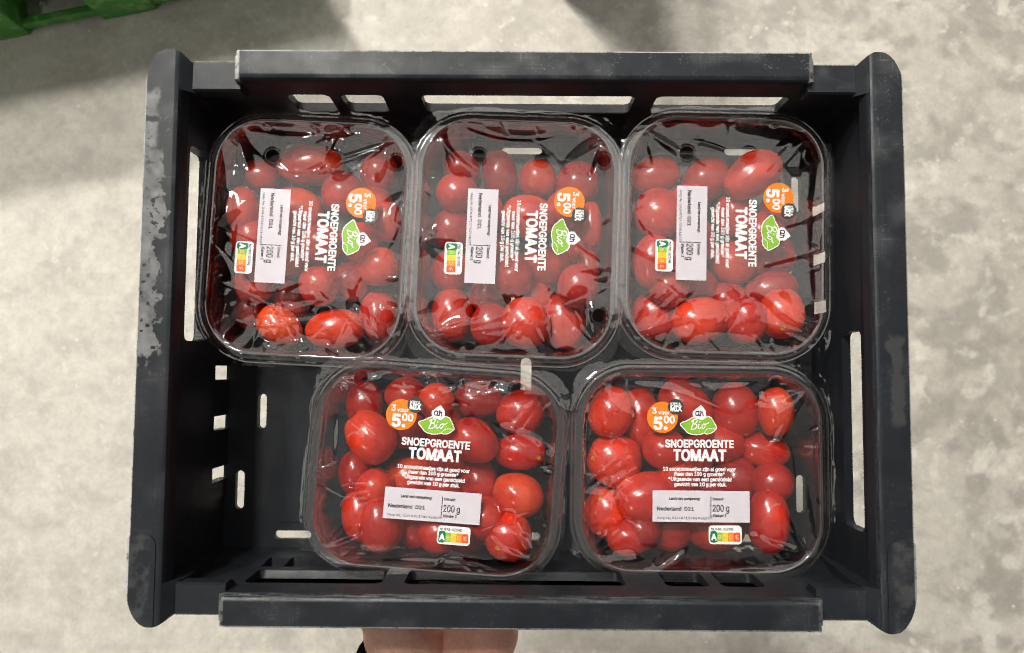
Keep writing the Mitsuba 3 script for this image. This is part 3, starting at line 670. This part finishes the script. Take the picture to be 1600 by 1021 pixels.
def words(text, X0, X1, Yc, cap, grow=0.0):
    """Lettering as a polygon in label mm: between X0 and X1, capitals cap pixels tall, centred on row Yc (reference pixels)."""
    m = meshkit.text_mesh(text, 10.0, 1.0)
    fz = m.vertices[m.faces][:, :, 2].min(1) > 0.5
    polys = [Polygon(t[:, :2]) for t in m.vertices[m.faces[fz]]]
    g = unary_union([p.buffer(0.01) for p in polys if p.area > 1e-6])
    x0, _, x1, _ = g.bounds
    w = (X1 - X0) * S_
    hgt = cap * S_
    g = affinity.affine_transform(g, [w / (x1 - x0), 0, 0, hgt / 10.0, -x0 * w / (x1 - x0), 0])
    a = L(X0, Yc + cap / 2)
    g = affinity.translate(g, a[0], a[1])
    return g.buffer(grow * S_, quad_segs=2).simplify(0.012) if grow else g.simplify(0.012)


def disc(X, Y, r): return Point(*L(X, Y)).buffer(r * S_, quad_segs=16)
def rrect(X0, Y0, X1, Y1, r):
    a, b = L(X0, Y1), L(X1, Y0); r = r * S_
    return sbox(a[0] + r, a[1] + r, b[0] - r, b[1] - r).buffer(r, quad_segs=6) if r else sbox(*a, *b)
def path(pts, w): return LineString([L(*p) for p in pts]).buffer(w * S_ / 2, quad_segs=4)
def curve(pts, n=8):
    """A closed smooth curve (Catmull-Rom) through the points."""
    p = np.array(pts, float); out = []
    for k in range(len(p)):
        a, b, c, d = p[k - 1], p[k], p[(k + 1) % len(p)], p[(k + 2) % len(p)]
        for t in np.linspace(0, 1, n, endpoint=False):
            out.append(0.5 * ((2 * b) + (c - a) * t + (2 * a - 5 * b + 4 * c - d) * t * t + (3 * b - a - 3 * c + d) * t ** 3))
    return Polygon([L(*q) for q in out]).buffer(0)


leaf = curve([(305, 215), (345, 196), (392, 172), (440, 166), (488, 172), (508, 196), (527, 238), (505, 250), (470, 262), (435, 274), (395, 279), (352, 268), (325, 242)])
lobe = curve([(452, 262), (470, 240), (500, 232), (524, 240), (510, 258), (488, 270), (464, 272)])
leafs = unary_union([leaf, lobe])
house = Polygon([L(*q) for q in ((433, 98), (460, 132), (462, 168), (440, 184), (392, 172), (384, 158), (384, 138))]).buffer(0.25).buffer(-0.05)
bio = unary_union([path([(385, 190), (378, 222), (370, 250)], 7), path([(372, 200), (384, 188), (402, 184), (410, 193), (402, 206), (384, 214)], 6), path([(384, 214), (404, 216), (408, 230), (396, 244), (372, 250)], 6),
                   path([(420, 216), (414, 238), (420, 245), (432, 236)], 6), path([(424, 200), (425, 203)], 7),
                   path([(455, 212), (441, 220), (437, 234), (445, 243), (456, 235), (460, 220), (452, 212), (470, 214), (482, 206)], 6)])
ah = unary_union([path([(418, 136), (404, 134), (398, 146), (401, 160), (412, 161), (418, 150), (418, 134), (419, 160), (426, 162)], 6),
                  path([(430, 132), (430, 162)], 6), path([(430, 146), (437, 138), (444, 142), (445, 162)], 6)])
badge = disc(188, 174, 98)
dark = disc(272, 107, 50)
txt_white = [words('3', 124, 150, 133, 36, 2), words('voor', 162, 232, 143, 26, 1), words('5.', 136, 215, 212, 74, 5), words('00', 198, 264, 188, 44, 3)]
txt_dark = [words('KIES &', 240, 302, 90, 17, 1), words('MIX', 240, 308, 118, 32, 2.5)]
title = [words('SNOEPGROENTE', 206, 637, 338, 46, 2.6), words('TOMAAT', 258, 587, 410, 66, 4.6)]
lines = [words('10 snoeptomaatjes zijn al goed voor', 192, 650, 497, 23, 1.2), words('meer dan 100 g groente*', 263, 580, 528, 23, 1.2), words('*Uitgaande van een gemiddeld', 226, 622, 560, 23, 1.2), words('gewicht van 10 g per stuk.', 262, 592, 592, 23, 1.2)]
rect = rrect(125, 632, 737, 828, 0)
black_txt = [words('Land van oorsprong:', 230, 425, 682, 17, 1.2), words('Nederland  D21', 155, 385, 746, 22, 1.3), words('Verp NL GLN 8713783968277', 152, 497, 803, 14, 0.3), words('Inhoud:', 503, 573, 682, 17, 1.0), words('200 g', 503, 607, 740, 42, 1.0), words('Klasse: 1', 506, 590, 786, 17, 1.0), path([(492, 670), (492, 800)], 5)]
ns_card = rrect(477, 847, 685, 962, 22)
ns_head = words('NUTRI-SCORE', 494, 632, 869, 15, 0.6)
ns_bars = [('nutri_green', rrect(528, 889, 563, 946, 3)), ('nutri_yellow', rrect(563, 889, 598, 946, 0)), ('nutri_orange', rrect(598, 889, 634, 946, 0)), ('nutri_red', rrect(634, 889, 674, 946, 8))]
ns_a = rrect(486, 880, 530, 953, 14)
ns_letter = words('A', 494, 523, 917, 36, 3)
ns_faint = [words(c, x, x + 18, 918, 24, 0.6) for c, x in (('B', 537), ('C', 572), ('D', 607), ('E', 645))]
halo = unary_union([leafs.buffer(6 * S_), house.buffer(0.1)])
for nm, rgb in (('ink_white', (0.74, 0.74, 0.735)), ('paper_white', (0.57, 0.525, 0.575)), ('ink_orange', (0.80, 0.19, 0.012)), ('ink_grey', (0.045, 0.045, 0.048)), ('ink_green', (0.22, 0.42, 0.035)), ('ink_purple', (0.055, 0.015, 0.05)),
                ('ink_black', (0.035, 0.033, 0.037)), ('nutri_dark_green', (0.004, 0.16, 0.065)), ('nutri_green', (0.22, 0.48, 0.035)), ('nutri_yellow', (0.80, 0.55, 0.01)), ('nutri_orange', (0.78, 0.24, 0.012)), ('nutri_red', (0.72, 0.075, 0.02)), ('nutri_faint', (0.82, 0.45, 0.28))):
    flat(nm, rgb, 0.45, 0.35)
U = unary_union
PRINT = [  # name, polygons, material, layer
    ('title', U(title), 'ink_white', 1), ('claim', U(lines), 'ink_white', 1),
    ('price_badge', badge, 'ink_orange', 1), ('price', U(txt_white), 'ink_white', 3), ('mix_badge', dark, 'ink_grey', 2), ('mix_text', U(txt_dark), 'ink_white', 3),
    ('logo_ground', halo, 'ink_white', 1), ('leaf', leafs.difference(bio).difference(house.buffer(0.3)).difference(LineString([L(*q) for q in ((452, 266), (470, 246), (500, 240), (520, 243))]).buffer(0.16)), 'ink_green', 2), ('shop_mark', ah, 'ink_purple', 2),
    ('data_panel', rect, 'paper_white', 1), ('data_text', U(black_txt), 'ink_black', 2),
    ('score_card', ns_card, 'ink_white', 1), ('score_heading', ns_head, 'ink_grey', 2), ('score_grade', ns_a, 'nutri_dark_green', 2), ('score_letter', ns_letter, 'ink_white', 3)] + \
    [('score_bar' + ('_%03d' % i if i else ''), g, m, 2) for i, (m, g) in enumerate(ns_bars)] + [('score_letters', U(ns_faint), 'nutri_faint', 3)]
PRINT = [(n, tri(g), m, l) for n, g, m, l in PRINT]
sheet = rrect(0, 0, 1, 1, 0)
DESCR = ['clear film punnet of snack tomatoes at the upper left of the crate', 'clear film punnet of snack tomatoes at the upper middle of the crate', 'clear film punnet of snack tomatoes at the upper right of the crate',
         'clear film punnet of snack tomatoes at the lower left, beside the bare crate floor', 'clear film punnet of snack tomatoes at the lower right of the crate']
for pk, (cx, cy, deg) in enumerate(PACKS):
    key = 'punnet' + ('_%03d' % pk if pk else '')
    cr, sr = math.cos(math.radians(deg)), math.sin(math.radians(deg))
    def place(mesh):
        v = np.asarray(mesh.vertices)
        w = np.column_stack([cx + v[:, 0] * cr - v[:, 1] * sr, cy + v[:, 0] * sr + v[:, 1] * cr, v[:, 2] + RIM_Z[pk]])
        return trimesh.Trimesh(w, mesh.faces, process=False)
    H = film_height(pk)
    put(key + '__tray', place(tray_mesh(False)), 'tray_plastic', 35)
    put(key + '__tray__rim', place(tray_mesh(True)), 'rim_plastic', 45)
    put(key + '__film', place(film_mesh(pk, H)), 'film_plastic', True)
    su, sv = np.meshgrid(np.linspace(BAND[0], BAND[1], 100), np.linspace(-HS + 9.5, HS - 6.5, 140))
    P = np.stack([su, sv], -1).reshape(-1, 2)
    a = (np.arange(139)[:, None] * 100 + np.arange(99)[None]).ravel()
    f = np.vstack([np.stack([a, a + 1, a + 101], 1), np.stack([a, a + 101, a + 100], 1)])
    put(key + '__label', place(trimesh.Trimesh(np.column_stack([P, sample(H, P) + 0.3]), f, process=False)), 'label_plastic', True)
    for n, m, mat, layer in PRINT:
        v = np.asarray(m.vertices)
        v = np.column_stack([v[:, :2], sample(H, v[:, :2]) + 0.42 + 0.16 * layer])
        put(key + '__label__' + n, place(trimesh.Trimesh(v, m.faces, process=False)), mat, False)
    tag(key, DESCR[pk], 'punnet', 'punnets of snack tomatoes in the crate')

# ------------------------------------------------------------------ the hand that carries the crate from below, and its sleeve
def skin_tone(p, n, uv):
    x, y, z = p.x * 1000, p.y * 1000, p.z * 1000
    c = mix((0.72, 0.41, 0.30), (0.74, 0.39, 0.31), smoothstep(0.35, 0.65, fbm(x * 0.03, y * 0.03, z * 0.03, 3)))
    c = mix(c, (0.72, 0.33, 0.25), smoothstep(-52, -30, x) * 0.55)
    line = smoothstep(0.80, 0.95, noise(x * 0.25 + y * 0.12, y * 0.6 - x * 0.3, 2.0))
    c = mix(c, (0.56, 0.28, 0.20), line * 0.35)
    return c * (0.90 + 0.2 * noise(x * 0.9, y * 0.9, z * 0.9))


scene['skin'] = {'type': 'principled', 'base_color': mikit.proc(skin_tone), 'roughness': 0.5, 'specular': 0.4, 'sheen': 0.15}
flat('black_knit', (0.008, 0.0085, 0.0095), 0.85, 0.2)


def limb(joints):
    out = m3.Manifold()
    for (a, ra), (b, rb) in zip(joints, joints[1:]):
        out = out + m3.Manifold.batch_hull([m3.Manifold.sphere(ra, 28).translate(a), m3.Manifold.sphere(rb, 28).translate(b)])
    return out


def blob(*sph): return m3.Manifold.batch_hull([m3.Manifold.sphere(r, 28).translate(c) for c, r in sph])


W = (-52, -246, -132)
K = [(-80, -106, -107), (-58, -99, -107), (-37, -101, -107), (-17, -111, -107.5)]
hand = blob((W, 24), ((-64, -232, -128), 20), ((-79, -194, -118), 23), ((-86, -170, -116), 19)) + \
    blob(((-44, -246, -132), 20), ((-34, -238, -130), 19), ((-20, -192, -117), 20), ((-20, -160, -114), 17), (K[3], 12)) + \
    blob(((-62, -204, -136), 14), ((-40, -204, -136), 14), ((-62, -165, -124), 14), ((-40, -165, -124), 14)) + \
    blob(((-80, -160, -113), 14), ((-28, -158, -113), 14), (K[0], 12), (K[1], 12.5), (K[2], 12.5), (K[3], 11.5))
hand = hand + limb([((-80, -190, -118), 18), ((-112, -152, -111.5), 13.5), ((-122, -124, -108), 11.5), ((-124, -100, -106), 9.0)])
for (kx, ky, kz), ln, r in zip(K, (44, 49, 45, 34), (9.6, 9.9, 9.4, 8.4)):
    dx = (kx + 48) * 0.06
    hand = hand + limb([((kx, ky, kz), r + 1.6), ((kx + dx, ky + ln, -105), r), ((kx + dx * 1.6, ky + ln * 1.62, -104), r - 1), ((kx + dx * 1.9, ky + ln * 2.12, -103), r - 1.9)])
hand = hand + limb([(W, 23), ((-66, -330, -196), 27)]) + limb([((-38, -240, -131), 20), ((-48, -330, -198), 27)])
for pts, r in (([(-35, -176, -96), (-40, -190, -97), (-47, -203, -101), (-53, -222, -110)], 4.2), ([(-60, -214, -103), (-40, -218, -107), (-18, -214, -106)], 1.6), ([(-96, -190, -99), (-84, -204, -97), (-66, -210, -100)], 1.3)):
    hand = hand - limb([(p, r) for p in pts])
hm = man(hand.refine_to_length(3.0)); hm.merge_vertices()
trimesh.smoothing.filter_taubin(hm, 0.5, 0.52, iterations=6)
put('person__hand', hm, 'skin', True)
sl = []
for k, t in enumerate(np.linspace(0, 1, 26)):
    c = np.array([-60, -236, -130]) * (1 - t) + np.array([-110, -560, -400]) * t
    d = np.array([-52, -308, -264.0]); d /= np.linalg.norm(d)
    ex = np.array([1.0, -0.17, 0]); ex -= d * (ex @ d); ex /= np.linalg.norm(ex); ez = np.cross(ex, d)
    a = np.linspace(0, 2 * math.pi, 64, endpoint=False)
    bump = 1 + 0.05 * np.sin(t * 34 + 2 * np.cos(a)) * (t > 0.05)
    rx, rz = (50 + 10 * t) * bump, (36 + 16 * t) * bump
    lean = 34 * np.cos(a) * (1 - t) ** 3      # the cuff sits higher on the thumb side
    sl.append(c + (np.cos(a) * rx)[:, None] * ex + (np.sin(a) * rz)[:, None] * ez + lean[:, None] * d * 1.0)
inner = [sl[0] + (c0 - sl[0]) * 0.07 for c0 in (sl[0].mean(0),)]
rings = [inner[0] + np.array([-52, -308, -264.0]) / 409 * 20, inner[0]] + sl
v = np.vstack(rings); i = np.arange(64); j = (i + 1) % 64
f = np.vstack([np.vstack([np.stack([q * 64 + i, q * 64 + j, (q + 1) * 64 + j], 1), np.stack([q * 64 + i, (q + 1) * 64 + j, (q + 1) * 64 + i], 1)]) for q in range(len(rings) - 1)])
put('person__sleeve', trimesh.Trimesh(v, f, process=False), 'black_knit', 50)
tag('person', 'bare hand in a black sleeve carrying the black crate from below', 'person')
